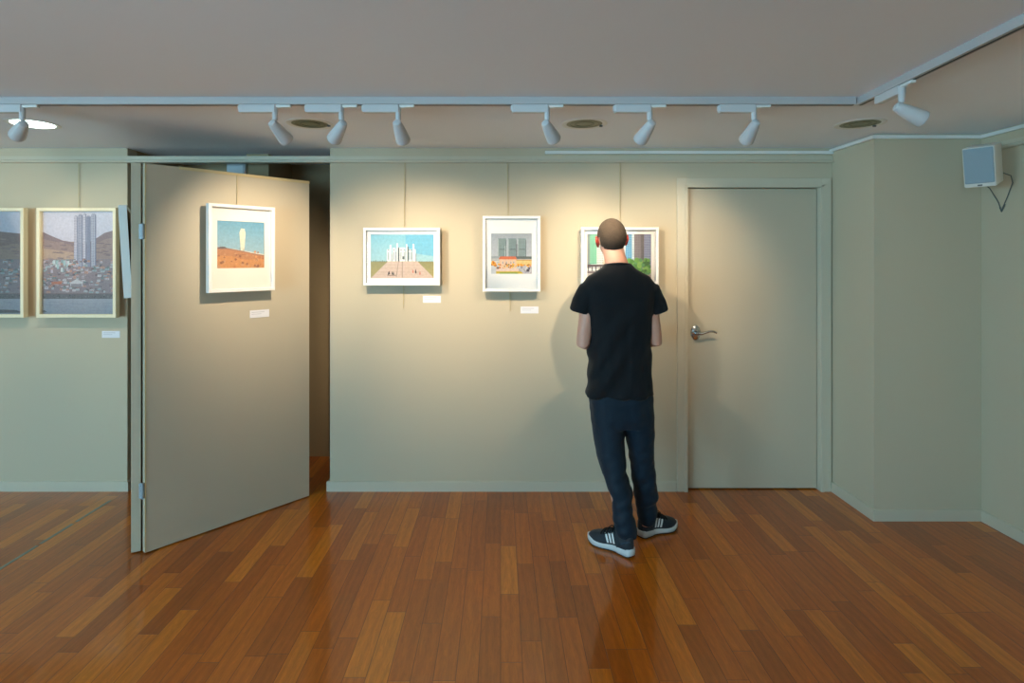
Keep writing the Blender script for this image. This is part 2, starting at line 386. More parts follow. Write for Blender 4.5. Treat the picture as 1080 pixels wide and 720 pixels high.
# ------------------------------------------------------------------ prints
class Art:
    def __init__(s, w, h): s.w = w; s.h = h; s.mb = MB(); s.k = 0; s.r = random.Random(5)
    def poly(s, pts, c, layer=None, c2=None):   # pts in 0..1; c bottom colour, c2 top colour
        s.k += 1; y = -(layer if layer is not None else s.k)*0.00006
        pts = [(min(1, max(0, u)), min(1, max(0, v))) for u, v in pts]
        vs = [((u-.5)*s.w, y, (v-.5)*s.h) for u, v in pts]
        c = lin(c)
        if c2:
            c2 = lin(c2); lo = min(p[1] for p in pts); hi = max(p[1] for p in pts)
            cols = tuple(tuple(c[i]+(c2[i]-c[i])*((p[1]-lo)/(hi-lo+1e-9)) for i in range(3)) for p in pts)
            s.mb.add(vs, [tuple(range(len(vs)))], cols)
        else: s.mb.add(vs, [tuple(range(len(vs)))], c)
    def rect(s, u0, v0, u1, v1, c, layer=None, c2=None):
        u0 = max(0, u0); u1 = min(1, u1)
        if u1 > u0: s.poly([(u0, v0), (u1, v0), (u1, v1), (u0, v1)], c, layer, c2)
    def ridge(s, pts, base, c, layer):
        for a, b in zip(pts, pts[1:]): s.poly([(a[0], base), (b[0], base), (b[0], b[1]), (a[0], a[1])], c, layer)
    def houses(s, n, u0, u1, v0, v1, su, sv, cols, L0=8, roofs=None):
        for i in range(n):
            u = s.r.uniform(u0, u1); v = v1-(v1-v0)*(i/n); a = s.r.uniform(.5, 1)*su; b = s.r.uniform(.5, 1)*sv
            c = s.r.choice(cols); L = L0+i*.05
            s.rect(u, v, u+a, v+b, c, L)
            s.poly([(u-.003, v+b), (u+a+.003, v+b), (u+a*.5, v+b*1.5)], s.r.choice(roofs or cols), L)
            for q in range(2):
                if a > .03: s.rect(u+a*(.2+.4*q), v+b*.3, u+a*(.35+.4*q), v+b*.7, (90, 88, 100), L+.02)
    def blobs(s, n, u0, u1, v0, v1, r, cols, L0=12):
        for i in range(n):
            u = s.r.uniform(u0, u1); v = s.r.uniform(v0, v1); rr = s.r.uniform(.4, 1)*r; asp = s.w/s.h
            s.poly([(u+rr*math.cos(t)*s.r.uniform(.7, 1.1), v+rr*asp*math.sin(t)*s.r.uniform(.7, 1.1)) for t in [k*PI/4 for k in range(8)]], s.r.choice(cols), L0+i*.02)
    def tower(s, u0, u1, v0, v1, c, wc, nx, ny, L=6):
        s.rect(u0, v0, u1, v1, c, L)
        dx = (u1-u0)/nx; dy = (v1-v0)/ny
        for i in range(nx):
            for j in range(ny):
                s.rect(u0+dx*(i+.25), v0+dy*(j+.25), u0+dx*(i+.75), v0+dy*(j+.75), wc, L+.5)

def art_city(a, towers=True):
    a.rect(0, 0, 1, 1, (176, 170, 188), 0, (206, 202, 216))
    if towers:
        a.ridge([(0, .80), (.12, .76), (.28, .715), (.42, .70), (.6, .68), (.74, .74), (.85, .79), (1, .82)], .45, (134, 112, 118), 1)
        a.ridge([(0, .73), (.2, .70), (.42, .66), (.6, .62), (.74, .69), (.86, .73), (1, .75)], .45, (154, 128, 126), 1.5)
        a.poly([(0, .5), (.45, .5), (.42, .6), (0, .64)], (182, 152, 134), 2)
    else:
        a.ridge([(0, .82), (.3, .84), (.6, .81), (1, .78)], .45, (130, 104, 106), 1)
        a.ridge([(0, .70), (.4, .72), (.7, .66), (1, .70)], .45, (150, 124, 118), 1.5)
    for i in range(70):
        u = a.r.uniform(-.1, 1); v = a.r.uniform(.54, .70 if towers else .8); e = a.r.uniform(.3, 1)
        a.poly([(u, v), (u+.1*e, v-.008*e), (u+.13*e, v+.004), (u+.04*e, v+.009)], a.r.choice([(134, 112, 114), (158, 134, 130), (128, 106, 112), (146, 120, 116)]), 2.2+i*.02)
    if not towers:
        a.poly([(.3, .45), (.55, .46), (.6, .6), (.4, .57)], (168, 142, 150), 3)
    a.rect(0, .18, 1, .535, (140, 122, 130), 3.5)
    cs = [(196, 178, 184), (170, 150, 158), (206, 196, 202), (150, 168, 172), (196, 146, 132), (128, 112, 124), (112, 132, 134), (180, 184, 190), (98, 84, 96)]
    rf = [(150, 108, 104), (190, 122, 98), (120, 106, 116), (170, 160, 168), (96, 100, 110)]
    if towers:
        for i, (u0, u1, v1) in enumerate([(.43, .485, .95), (.487, .55, .965), (.553, .60, .975), (.603, .66, .95), (.665, .735, .968)]):
            sh = [(196, 190, 204), (170, 168, 186), (206, 200, 212), (140, 142, 166), (178, 176, 192)][i]
            a.tower(u0, u1, .46, v1, sh, (112, 110, 136), 3, 34, 6)
            a.rect(u1-.012, .46, u1, v1, (104, 110, 138), 6.8)
            a.rect(u0+.01, v1, u1-.012, v1+.01, (160, 158, 176), 6.2)
        for i in range(24):
            u = a.r.uniform(0, .36); v = a.r.uniform(.4, .5); a.rect(u, v, u+.03, v+.04, a.r.choice([(160, 186, 190), (200, 208, 210), (130, 154, 160), (190, 176, 190)]), 7+i*.02)
    a.houses(190, -.02, 1, .2, .52, .06, .022, cs, 8, rf)
    a.rect(0, .19, 1, .2, (120, 96, 98), 19)
    a.poly([(.38, .27), (.55, .27), (.55, .31), (.47, .34), (.38, .31)], (196, 190, 196), 20)
    a.rect(.39, .27, .54, .295, (140, 132, 140), 20.3); a.rect(.12, .29, .26, .315, (184, 110, 90), 20)
    a.rect(0, .145, 1, .195, (104, 96, 104), 21)
    a.blobs(80, 0, 1, .145, .19, .014, [(86, 82, 88), (128, 118, 124), (108, 98, 100), (74, 72, 80)], 21.2)
    a.rect(0, 0, 1, .148, (150, 150, 162), 24, (166, 162, 172))
    for i in range(22):
        u = a.r.random()*.9; v = a.r.uniform(.01, .13); a.rect(u, v, u+a.r.uniform(.05, .2), v+.004, (142, 142, 156), 24.5+i*.01)
    a.poly([(0, .015), (.06, .02), (.03, .035), (0, .04)] if towers else [(.3, .01), (1, .012), (.9, .04), (.55, .045)], (84, 82, 92), 26)
def art_hill(a):
    a.rect(0, 0, 1, 1, (166, 196, 214), 0, (96, 158, 196))
    a.poly([(0, .40), (.2, .43), (.45, .39), (.7, .35), (1, .30), (1, .2), (0, .2)], (214, 216, 216), 1)
    a.ridge([(0, .44), (.12, .455), (.2, .43), (.35, .40), (.5, .375), (.7, .33), (1, .28)], 0, (150, 118, 108), 2)
    a.ridge([(0, .40), (.2, .40), (.5, .35), (1, .25)], 0, (178, 130, 100), 3)
    a.ridge([(0, .27), (.3, .25), (.6, .18), (1, .2)], 0, (196, 144, 100), 4)
    a.blobs(46, 0, 1, .02, .36, .035, [(176, 118, 84), (206, 156, 112), (150, 108, 88), (190, 150, 120), (140, 96, 80)], 5)
    a.poly([(0, .41), (.06, .45), (.16, .455), (.2, .42), (.1, .41)], (98, 92, 102), 7)
    a.poly([(.49, .38), (.565, .38), (.59, .75), (.57, .84), (.5, .85), (.46, .76)], (222, 222, 210), 8)
    for j in range(11): a.rect(.47+.02*(j > 7), .43+j*.036, .575, .434+j*.036, (180, 190, 186), 8.5)
    a.rect(.465, .37, .475, .44, (120, 116, 110), 9); a.rect(.545, .36, .555, .42, (120, 116, 110), 9)
    a.rect(.35, .28, .64, .287, (130, 96, 86), 9.2)
def art_monument(a):
    a.rect(0, 0, 1, 1, (176, 202, 204), 0, (112, 176, 198))
    a.poly([(.55, 1), (.55, .6), (1, .5), (1, 1)], (110, 176, 202), .5, (92, 168, 200))
    a.rect(0, 0, 1, .38, (168, 152, 92), 1, (134, 130, 84))
    for i in range(10): a.rect(i*.035, .37, i*.035+.02, .39+.008*(i % 3), (100, 112, 84), 2)
    for i in range(6): a.rect(.76+i*.04, .372, .78+i*.04, .385, (104, 116, 90), 2)
    a.poly([(0, .0), (1, 0), (.985, .03), (.74, .385), (.27, .385), (.02, .03)], (196, 172, 158), 3)
    for v, w_ in ((.30, .01), (.22, .008), (.14, .008), (.07, .008)):
        e = (.385-v)/.355*.25; a.rect(.27-e, v, .74+e, v+w_*.7, (176, 152, 140), 4)
    a.rect(.495, 0, .503, .385, (120, 104, 98), 4); a.poly([(.40, .03), (.41, .03), (.445, .385), (.438, .385)], (120, 108, 104), 4)
    wht = (224, 226, 224); g = (150, 166, 170); dk = (66, 84, 92)
    for u0, u1, v1, c in ((.255, .31, .66, wht), (.30, .325, .76, wht), (.325, .345, .55, g), (.345, .395, .69, wht), (.395, .405, .60, dk), (.41, .43, .80, wht), (.43, .455, .70, dk), (.455, .545, .70, wht), (.545, .56, .62, g), (.56, .58, .78, wht), (.58, .60, .72, dk), (.60, .65, .66, wht), (.65, .665, .60, g), (.665, .69, .78, wht), (.69, .712, .66, wht), (.712, .722, .56, dk)):
        a.rect(u0, .385, u1, v1, c, 6+u0)
    for u in (.27, .355, .60, .63, .47, .52): a.rect(u, .42, u+.018, .6, g, 8); a.rect(u, .63, u+.022, .65, dk, 8)
    a.rect(.50, .43, .535, .5, dk, 8.4)
    for u, v, c in ((.27, .075, (40, 40, 44)), (.285, .09, (60, 40, 44)), (.33, .08, (50, 44, 48)), (.35, .075, (30, 30, 34)), (.66, .12, (200, 100, 80)), (.70, .13, (70, 50, 50)), (.705, .11, (40, 40, 50)), (.77, .08, (190, 90, 80))):
        a.poly([(u, v), (u+.022, v), (u+.014, v+.07), (u+.006, v+.07)], c, 9)
    a.rect(.26, .055, .40, .068, (120, 90, 90), 8.8)
def art_blocks(a):
    a.rect(0, 0, 1, 1, (196, 200, 208), 0, (158, 166, 178))
    for u0, c in ((.17, (128, 148, 150)), (.42, (122, 142, 146)), (.66, (130, 150, 154))):
        a.tower(u0, u0+.20, .32, .88, c, (106, 126, 132), 6, 22, 2)
        a.rect(u0-.01, .32, u0+.012, .86, (170, 182, 184), 2.8); a.rect(u0+.19, .32, u0+.205, .84, (96, 112, 120), 2.8)
        a.rect(u0+.03, .60, u0+.18, .615, (70, 84, 92), 3)
    for u in (.62, .645): a.rect(u, .3, u+.012, .74, (92, 92, 100), 3.2)
    a.rect(.34, .36, .35, .7, (200, 204, 206), 3.2)
    a.rect(0, .28, 1, .38, (180, 180, 182), 4); a.rect(0, .38, .22, .44, (150, 158, 166), 4.2); a.rect(.62, .37, 1, .43, (84, 96, 100), 4.3)
    a.rect(0, .30, 1, .315, (216, 210, 200), 4.5)
    a.rect(.62, .2, 1, .345, (222, 196, 130), 5); a.rect(.62, .33, 1, .35, (200, 140, 60), 5.4)
    a.rect(.20, .14, .62, .37, (226, 190, 160), 6); a.poly([(.18, .36), (.64, .36), (.60, .43), (.22, .43)], (204, 104, 66), 6.4)
    for u in (.27, .36, .47, .54): a.rect(u, .24, u+.035, .31, (230, 224, 216), 6.6); a.rect(u+.006, .245, u+.028, .305, (130, 130, 140), 6.8)
    a.rect(.0, .12, .14, .3, (210, 200, 190), 5.6)
    a.blobs(26, .0, .12, .2, .3, .035, [(226, 150, 30), (240, 180, 50), (190, 110, 30)], 8)
    a.blobs(40, .18, .98, .14, .24, .035, [(232, 150, 30), (240, 180, 60), (120, 84, 50), (206, 110, 40), (150, 140, 70)], 9)
    a.rect(0, 0, 1, .13, (170, 166, 172), 11); a.rect(.12, .06, .68, .13, (226, 200, 190), 11.3); a.rect(.1, 0, .8, .06, (204, 178, 50), 11.5); a.rect(.2, .0, .66, .03, (120, 150, 60), 11.7)
    a.poly([(0, 0), (.12, 0), (.12, .15), (.06, .2), (0, .2)], (190, 196, 206), 12)
    a.blobs(22, .72, 1.0, .02, .17, .05, [(140, 140, 156), (176, 178, 190), (90, 90, 104), (200, 200, 206)], 13)
    a.poly([(.86, .05), (.95, .05), (.93, .12), (.88, .12)], (64, 60, 80), 14)
    a.rect(.13, .12, .19, .17, (110, 90, 80), 14)
def art_estate(a):
    a.rect(0, 0, 1, 1, (196, 206, 210), 0, (206, 212, 216))
    a.rect(0, .2, .06, 1, (120, 130, 134), 1)
    a.tower(.04, .2, .32, 1, (120, 186, 160), (70, 130, 112), 6, 14, 2)
    a.tower(.15, .28, .28, .98, (206, 214, 214), (120, 128, 132), 5, 14, 3)
    a.tower(.28, .58, .3, .9, (214, 210, 204), (140, 140, 140), 8, 10, 3)
    a.tower(.60, .70, .25, 1, (110, 168, 206), (70, 120, 168), 4, 15, 4)
    a.tower(.70, .735, .2, 1, (200, 212, 220), (150, 170, 186), 2, 15, 4)
    a.tower(.735, .84, .2, 1, (124, 120, 130), (92, 90, 104), 4, 15, 5); a.rect(.84, .2, .89, 1, (96, 92, 100), 5)
    a.tower(.89, 1, .2, 1, (130, 140, 172), (86, 96, 136), 4, 15, 5)
    a.rect(0, 0, 1, .24, (176, 172, 174), 8)
    a.rect(0, .26, .25, .31, (84, 70, 76), 9); a.rect(0, .18, .26, .22, (230, 228, 226), 9.2); a.rect(0, .12, .2, .15, (90, 70, 76), 9.3)
    for u in (.01, .07, .13, .2): a.rect(u, .16, u+.015, .27, (64, 60, 70), 9.4)
    a.rect(.25, .1, .64, .4, (222, 190, 160), 9.6)
    a.blobs(90, .66, .98, .06, .42, .05, [(70, 120, 56), (96, 146, 70), (50, 96, 48), (120, 160, 84), (80, 130, 90)], 10)
    a.rect(.3, 0, 1, .08, (150, 140, 140), 13)

def picture(name, label, cat, loc, rot, wd, ht, border, art, pw, ph, pdz=0.0, framemat=None, depth=.038, group=None, mount=True, backmat=None):
    """origin: bottom centre of the back; front faces -Y"""
    t = thing(name, label, cat, loc, rot, group)
    fm = framemat or M['frame']
    # mitred frame as a swept profile
    f = MB(); prof = [(0, 0), (0, -depth+.002), (.002, -depth), (border-.003, -depth), (border, -depth+.003), (border, -.012), (border, 0)]
    cs_ = [(-1, -1), (1, -1), (1, 1), (-1, 1)]
    rs = []
    for cx, cz in cs_+cs_[:1]:
        rs.append([Vector((cx*(wd/2-i), y, ht/2+cz*(ht/2-i))) for i, y in prof])
    f.rings(rs, cap=False); obj('frame', f, fm, t)
    obj('backing_board', MB().box((-wd/2+border*.8, -.008, border*.8), (wd/2-border*.8, -.001, ht-border*.8)), backmat or M['back'], t)
    if mount:
        # mount card with bevelled window
        m = MB(); zc = ht/2+pdz
        o_ = (-wd/2+border, wd/2-border, border, ht-border); i_ = (-pw/2, pw/2, zc-ph/2, zc+ph/2)
        A = [(o_[0], o_[2]), (o_[1], o_[2]), (o_[1], o_[3]), (o_[0], o_[3])]; B = [(i_[0], i_[2]), (i_[1], i_[2]), (i_[1], i_[3]), (i_[0], i_[3])]
        ring = lambda P, y: [Vector((x, y, z)) for x, z in P]
        m.rings([ring(A, -.010), ring(A, -.014), ring(B, -.014), ring(B, -.010)], cap=False)
        obj('mount', m, M['mount'], t)
    a = Art(pw, ph); art(a)
    obj('print', a.mb, M['print'], t, loc=(0, -.0092, ht/2+pdz))
    if wd < .53: obj('glass', MB().box((-wd/2+border, -.020, border), (wd/2-border, -.018, ht-border)), M['glass'], t)
    else: obj('glass', MB().box((-wd/2+border, -.020, border), (wd/2-border, -.018, ht-border)), M['glass'], t)
    return t
K = F/3.684
def P(px, py, y=3.684): return ((px-528)*y/F, 1.555-(py-273)*y/F)
def wallpic(name, label, px0, px1, py0, py1, qx0, qx1, qy0, qy1, art, border=.019, group=None, **k):
    x0, z1 = P(px0, py0); x1, z0 = P(px1, py1); wd = x1-x0; ht = z1-z0
    pw = (qx1-qx0)/K; ph = (qy1-qy0)/K; pdz = ((py0+py1)/2-(qy0+qy1)/2)/K
    return picture(name, label, 'framed photograph', ((x0+x1)/2, 3.722, z0), (0, 0, 0), wd, ht, border, art, pw, ph, pdz, group=group, **k)
G = 'white framed photographs in the gallery'
wallpic('framed_photograph', 'white landscape frame on the back wall, white slab monument across a paved plaza', 383, 464, 240, 301, 390, 457, 247, 293.3, art_monument, group=G)
wallpic('framed_photograph', 'white portrait frame, square photograph of three grey blocks above an orange roof', 509, 570, 227.5, 307.5, 517.3, 560.4, 246, 288.7, art_blocks, group=G)
wallpic('framed_photograph', 'white landscape frame half hidden behind the standing man, housing towers and trees', 613, 695, 239.5, 301, 620, 688, 246.7, 293.5, art_estate, group=G)
G2 = 'large pale wood framed photographs on the left wall'
wallpic('framed_photograph', 'large pale wood frame, pair of tall round towers above a hillside town', 38, 122, 219, 335, 41.5, 118.5, 222.5, 331.5, art_city, border=.022, group=G2, framemat=M['wood'], mount=False)
wallpic('framed_photograph', 'large pale wood frame cut by the left edge, hillside town without towers', -60, 24.5, 219, 335, -56.5, 21, 222.5, 331.5, lambda a: art_city(a, False), border=.022, group=G2, framemat=M['wood'], mount=False)
# on the open folding panel
u1 = Vector((math.cos(a1), math.sin(a1), 0)); n1 = Vector((math.sin(a1), -math.cos(a1), 0))
def leafpt(s, z, off=.0): q_ = H1+u1*s+n1*off; return (q_.x, q_.y, z)
SC_ = .553*L1-.042
picture('framed_photograph', 'white portrait frame on the open folding door, pale tower on an orange hill', 'framed photograph', leafpt(SC_, 1.365, .045), (0, 0, a1), .385, .502, .019, art_hill, .275, .272, .022, group=G)
# on the far face of the second panel, seen edge-on
n2 = Vector((-math.sin(a2), math.cos(a2), 0)); u2 = Vector((math.cos(a2), math.sin(a2), 0))
bp_ = Vector((-1.926, .785*D+.015, 0))+u2*.30+n2*.024
picture('framed_photograph', 'frame seen edge-on, hung on the hidden side of the folding door', 'framed photograph', (bp_.x, bp_.y, 1.345), (math.radians(3), 0, a2+PI), .385, .502, .019, art_blocks, .275, .272, .022, group=G)

# hanging rods
def rod(label, pts, r=.0022):
    o = obj('hanging_rod', MB().tube(pts, r, 8), M['rod']); b = Vector(pts[-1]); 
    return tag(o, label, 'hanging rod', 'thin picture rods hanging from the rail')
def rodx(px, pyb, label, dx=0, extra=None):
    x, z = P(px, pyb, 3.757); rod(label, [(x, 3.757, 2.197), (x+dx, 3.757, z)])
rodx(427, 325, 'thin rod from the rail down behind the landscape frame of a white monument', -.01)
rodx(535, 328, 'thin rod from the rail down behind the portrait frame of grey blocks', .02)
rodx(654, 305, 'thin rod from the rail down behind the frame in front of the man')
rodx(83, 300, 'thin rod from the rail to the large twin tower photograph at left')
rodx(-18, 300, 'thin rod from the rail to the photograph cut by the left edge')
rod('thin rod down the open folding door to the frame hanging there', [leafpt(SC_-.002, 2.05, .003), leafpt(SC_-.002, 1.40, .003)])
q1 = bp_+n2*(-.008); rod('thin rod holding the frame seen edge-on behind the folding door', [(q1.x, q1.y, 2.03), (q1.x, q1.y, 1.5)], .002)

# caption cards
def card(label, loc, rz=0):
    t = thing('caption_card', label, 'caption card', loc, (0, 0, rz), 'small white caption cards beside the photographs')
    obj('card', MB().box((-.06, -.002, -.023), (.06, -.0004, .023)), M['card'], t)
    obj('caption_text', MB().box((-.05, -.0024, .009), (.03, -.0019, .012)).box((-.05, -.0024, -.002), (.01, -.0019, .0005)), M['cardtext'], t)
for px, py, l in ((117, 352.5, 'white caption card on the left wall below the twin tower photograph'), (455.5, 315.5, 'white caption card below right of the white monument photograph'), (558.5, 326.8, 'white caption card below right of the grey blocks photograph')):
    x, z = P(px, py, D-.001); card(l, (x, D, z))
card('white caption card on the open folding door', leafpt(.745*L1-.09, 1.222, .0015), a1)

# ------------------------------------------------------------------ track, spotlights, downlights, speaker
TY = 2.592
def track_mesh(length):
    mb = MB().box((0, -.017, -.033), (length, .017, 0), .002)
    return mb
def lighting_track(label, loc, rz, L):
    t = thing('lighting_track', label, 'lighting track', loc, (0, 0, rz))
    obj('rail_body', track_mesh(L), M['track'], t)
    obj('slot', MB().box((.004, -.003, -.0343), (L-.004, .006, -.0325)), M['slot'], t)
    return t
lighting_track('long white ceiling track carrying the row of spotlights', (XL+.3, TY, CZ), 0, 1.630-XL-.3)
Ra = Vector((1.658, 2.60, 0)); Rb = Vector((1.50, .33, 0)); ra = math.atan2((Rb-Ra).y, (Rb-Ra).x)
lighting_track('white ceiling track running toward the viewer at the right', (Ra.x, Ra.y, CZ), ra, (Rb-Ra).length)

def spotlight(label, loc, rz, target, power=1.0):
    """origin on the ceiling track underside; box along local -X"""
    t = thing('track_spotlight', label, 'spotlight', loc, (0, 0, rz), 'white spotlights on the ceiling tracks')
    b = MB().box((-.165, -.016, -.036), (-.0, .016, -.0005), .003); b.prism([(-.165, -.014), (-.172, -.008), (-.172, .008), (-.165, .014)], -.028, -.004)
    obj('driver_box', b, M['lamp'], t)
    obj('track_adapter', MB().box((0, -.010, -.012), (.07, .010, -.0005), .002).box((.004, -.006, -.0135), (.026, .006, -.011), .001), M['white'], t)
    st = MB().lathe([(0, -.07), (.0115, -.07), (.0125, -.06), (.0125, -.005), (0, -.005)], 18, Matrix.Translation((-.004, 0, 0)), cap=False)
    st.lathe([(0, -.092), (.006, -.09), (.006, -.065), (0, -.065)], 14, Matrix.Translation((-.004, 0, 0)), cap=False)
    obj('stem', st, M['lamp'], t, smooth='auto')
    piv = Vector((-.004, 0, -.098))
    Rw = Matrix.Rotation(rz, 4, 'Z'); tgt = Rw.inverted() @ (Vector(target)-Vector(loc)); d = (tgt-piv).normalized()
    q = d.to_track_quat('Z', 'Y').to_matrix().to_4x4()
    Mh = Matrix.Translation(piv) @ q
    hprof = [(0, -.030), (.010, -.030), (.0175, -.026), (.0205, -.018), (.024, .0), (.030, .045), (.034, .080), (.0345, .092), (.033, .095), (.030, .092), (.029, .07), (.022, .03), (.0, .025)]
    h = obj('lamp_head', MB().lathe(hprof, 32, Mh, cap=False), M['lamp'], t, smooth='auto')
    obj('knuckle', MB().ell(piv-d*.012+Vector((0, 0, .004)), (.013, .013, .013), 14), M['lamp'], t, smooth=True)
    obj('bulb', MB().lathe([(0, .052), (.026, .052), (.027, .055), (0, .058)], 24, Mh, cap=False), M['bulb'], h)
    l = bpy.data.lights.new('spot_beam', 'SPOT'); l.energy = SPOT_E*power; l.color = SPOT_C; l.spot_size = math.radians(68); l.spot_blend = 1.0; l.shadow_soft_size = .009
    lo = bpy.data.objects.new('spot_beam', l); COL.objects.link(lo); lo.parent = t
    lo.location = piv+d*.097; lo.rotation_euler = d.to_track_quat('-Z', 'Y').to_euler()
    return t
TZ = CZ-.033
def tx(px, y=TY): return (px-528)*y/F
spots = [
    (-150, (-2.55, D, 1.50), 'added white spotlight, unseen beyond the left edge of the picture, aimed at the twin tower photograph'),  # extra lamp added out of view to brighten the twin tower photograph
    (24.5, (-3.75, D, 1.50), 'leftmost white spotlight in front of the glowing round ceiling light'),
    (291, (-.66, D, 1.45), 'white spotlight at the left beside an unlit downlight, head tilted right'),
    (361, (-1.45, 3.42, 1.52), 'white spotlight aimed left at the open folding door'),
    (421, (-.33, D, 1.43), 'white spotlight above the white monument photograph, head nearly straight'),
    (578, (.85, D, 1.45), 'white spotlight right of the portrait frame, head tilted right beside a downlight'),
    (686, (.32, D, 1.45), 'white spotlight above the standing man'),
    (796, (1.15, D, 1.46), 'white spotlight above the closed door, last on the long track')]
for k, (px, tg, lb) in enumerate(spots):
    spotlight(lb, (tx(px), TY, TZ), 0, tg, (.45, .7, 1, 1.45, 1, 1, 1, .8)[k])
rd = (Rb-Ra).normalized(); sp = Ra+rd*.31
spotlight('white spotlight on the right ceiling track, pointing right', (sp.x, sp.y, TZ), ra, (2.9, 2.2, 1.5), .9)

def downlight(x, lit, label):
    t = thing('downlight', label, 'ceiling light', (x, 3.09, CZ), (0, 0, 0), 'round recessed ceiling lights')
    obj('trim_ring', MB().lathe([(.098, 0), (.125, 0), (.125, -.002), (.118, -.003), (.106, -.003), (.098, -.001), (.098, 0)], 40, cap=False), M['white'], t, smooth='auto')
    if lit: obj('diffuser', MB().lathe([(0, -.005), (.09, -.005), (.099, -.003), (.099, 0), (0, 0)], 40, cap=False), M['lens_on'], t)
    else:
        obj('diffuser', MB().lathe([(0, -.001), (.099, -.001), (.099, 0), (0, 0)], 40, cap=False), M['lens_off'], t)
        obj('inner_ring', MB().lathe([(.045, -.001), (.045, -.004), (.055, -.004), (.055, -.001)], 36, cap=False).lathe([(.075, -.001), (.075, -.003), (.08, -.003), (.08, -.001)], 36, cap=False), M['lens_ring'], t, smooth='auto')
        obj('clip', MB().box((.088, .02, -.010), (.104, .03, -.002), .001), M['cable'], t)
downlight(-2.57, True, 'glowing round ceiling light at the left')
downlight(-1.047, False, 'unlit round ceiling light between the two leftmost central spotlights')
downlight(.46, False, 'unlit round ceiling light above the middle of the back wall')
downlight(1.975, False, 'unlit round ceiling light near the right corner pillar')

# speaker
sa = math.radians(52)
spk = thing('wall_speaker', 'white box loudspeaker mounted high in the right corner', 'speaker', (2.70, 3.10, 1.93), (math.radians(-9), 0, 0))
spk.rotation_mode = 'XYZ'
Rz = Matrix.Rotation(-sa, 4, 'Z') @ Matrix.Rotation(math.radians(14), 4, 'X')
spk.matrix_world = Matrix.Translation((2.618, 3.05, 1.955)) @ Rz
obj('cabinet', MB().box((-.068, -.065, 0), (.068, .095, .215), .008), M['spk'], spk, smooth='auto')
obj('grille', MB().box((-.062, -.070, .022), (.062, -.064, .209), .004), M['grille'], spk)
obj('badge', MB().box((-.010, -.0685, .007), (.010, -.064, .014), .001), M['cable'], spk)
obj('mounting_bracket', MB().box((-.02, .085, .08), (.02, .16, .13), .003).box((-.035, .155, .05), (.035, .165, .16), .003), M['cable'], spk)
cb = MB().tube([(2.70, 3.12, 2.04), (2.79, 3.15, 2.045), (2.85, 3.14, 2.02), (2.855, 3.135, 1.98), (2.855, 3.17, 1.90), (2.855, 3.206, 1.83), (2.855, 3.225, 1.88), (2.82, 3.24, 1.96), (2.73, 3.20, 2.0)], .0026, 8)
cb.tube([(2.855, 3.185, 1.865), (2.855, 3.206, 1.825), (2.855, 3.215, 1.85)], .0045, 8)
tag(obj('speaker_cable', cb, M['cable']), 'thin dark cable looping below the wall speaker', 'cable')

# ------------------------------------------------------------------ the standing man
def ringpts(c, u, v, n=28, e=2.0):
    out = []
    for j in range(n):
        t = 2*PI*j/n; a, b = math.cos(t), math.sin(t)
        sa_ = math.copysign(abs(a)**(2/e), a); sb_ = math.copysign(abs(b)**(2/e), b)
        out.append(Vector(c)+Vector(u)*sa_+Vector(v)*sb_)
    return out
def hloft(mb, rows, n=28, e=2.3):      # rows: z, cx, cy, hw, hd
    rs = [ringpts((cx, cy, z), (hw, 0, 0), (0, hd, 0), n, e) for z, cx, cy, hw, hd in rows]
    mb.rings(rs)
def remesh(mb, voxel, smooth=2, disp=None):
    me = bpy.data.meshes.new('tmp'); me.from_pydata([tuple(v) for v in mb.v], [], mb.f)
    bm = bmesh.new(); bm.from_mesh(me); bmesh.ops.recalc_face_normals(bm, faces=bm.faces[:]); bm.to_mesh(me); bm.free()
    o = bpy.data.objects.new('tmp', me); COL.objects.link(o)
    m = o.modifiers.new('r', 'REMESH'); m.mode = 'VOXEL'; m.voxel_size = voxel
    s = o.modifiers.new('s', 'SMOOTH'); s.iterations = smooth; s.factor = .5
    dg = bpy.context.evaluated_depsgraph_get(); dg.update()
    m2 = bpy.data.meshes.new_from_object(o.evaluated_get(dg))
    bpy.data.objects.remove(o); bpy.data.meshes.remove(me)
    if disp:
        nr = [v.normal.copy() for v in m2.vertices]
        for v, n_ in zip(m2.vertices, nr): v.co = v.co+n_*disp(v.co, n_)
    for p in m2.polygons: p.use_smooth = True
    m2.update(); return m2
PX, PY = .655, 3.10                   # foot of the person
man = thing('person', 'man seen from behind in black t-shirt, navy joggers and striped trainers, looking at a picture', 'person', (PX, PY, 0))
def childmesh(name, me, m, parent, sub=True):
    me.name = name; me.materials.clear(); me.materials.append(m)
    off = Vector((PX, PY, 0))
    for v in me.vertices: v.co -= off
    o = bpy.data.objects.new(name, me); COL.objects.link(o); o.parent = parent; return o
def pobj(name, mb, m, parent, smooth=True):
    off = Vector((PX, PY, 0)); mb.v = [v-off for v in mb.v]
    return obj(name, mb, m, parent, smooth=smooth)
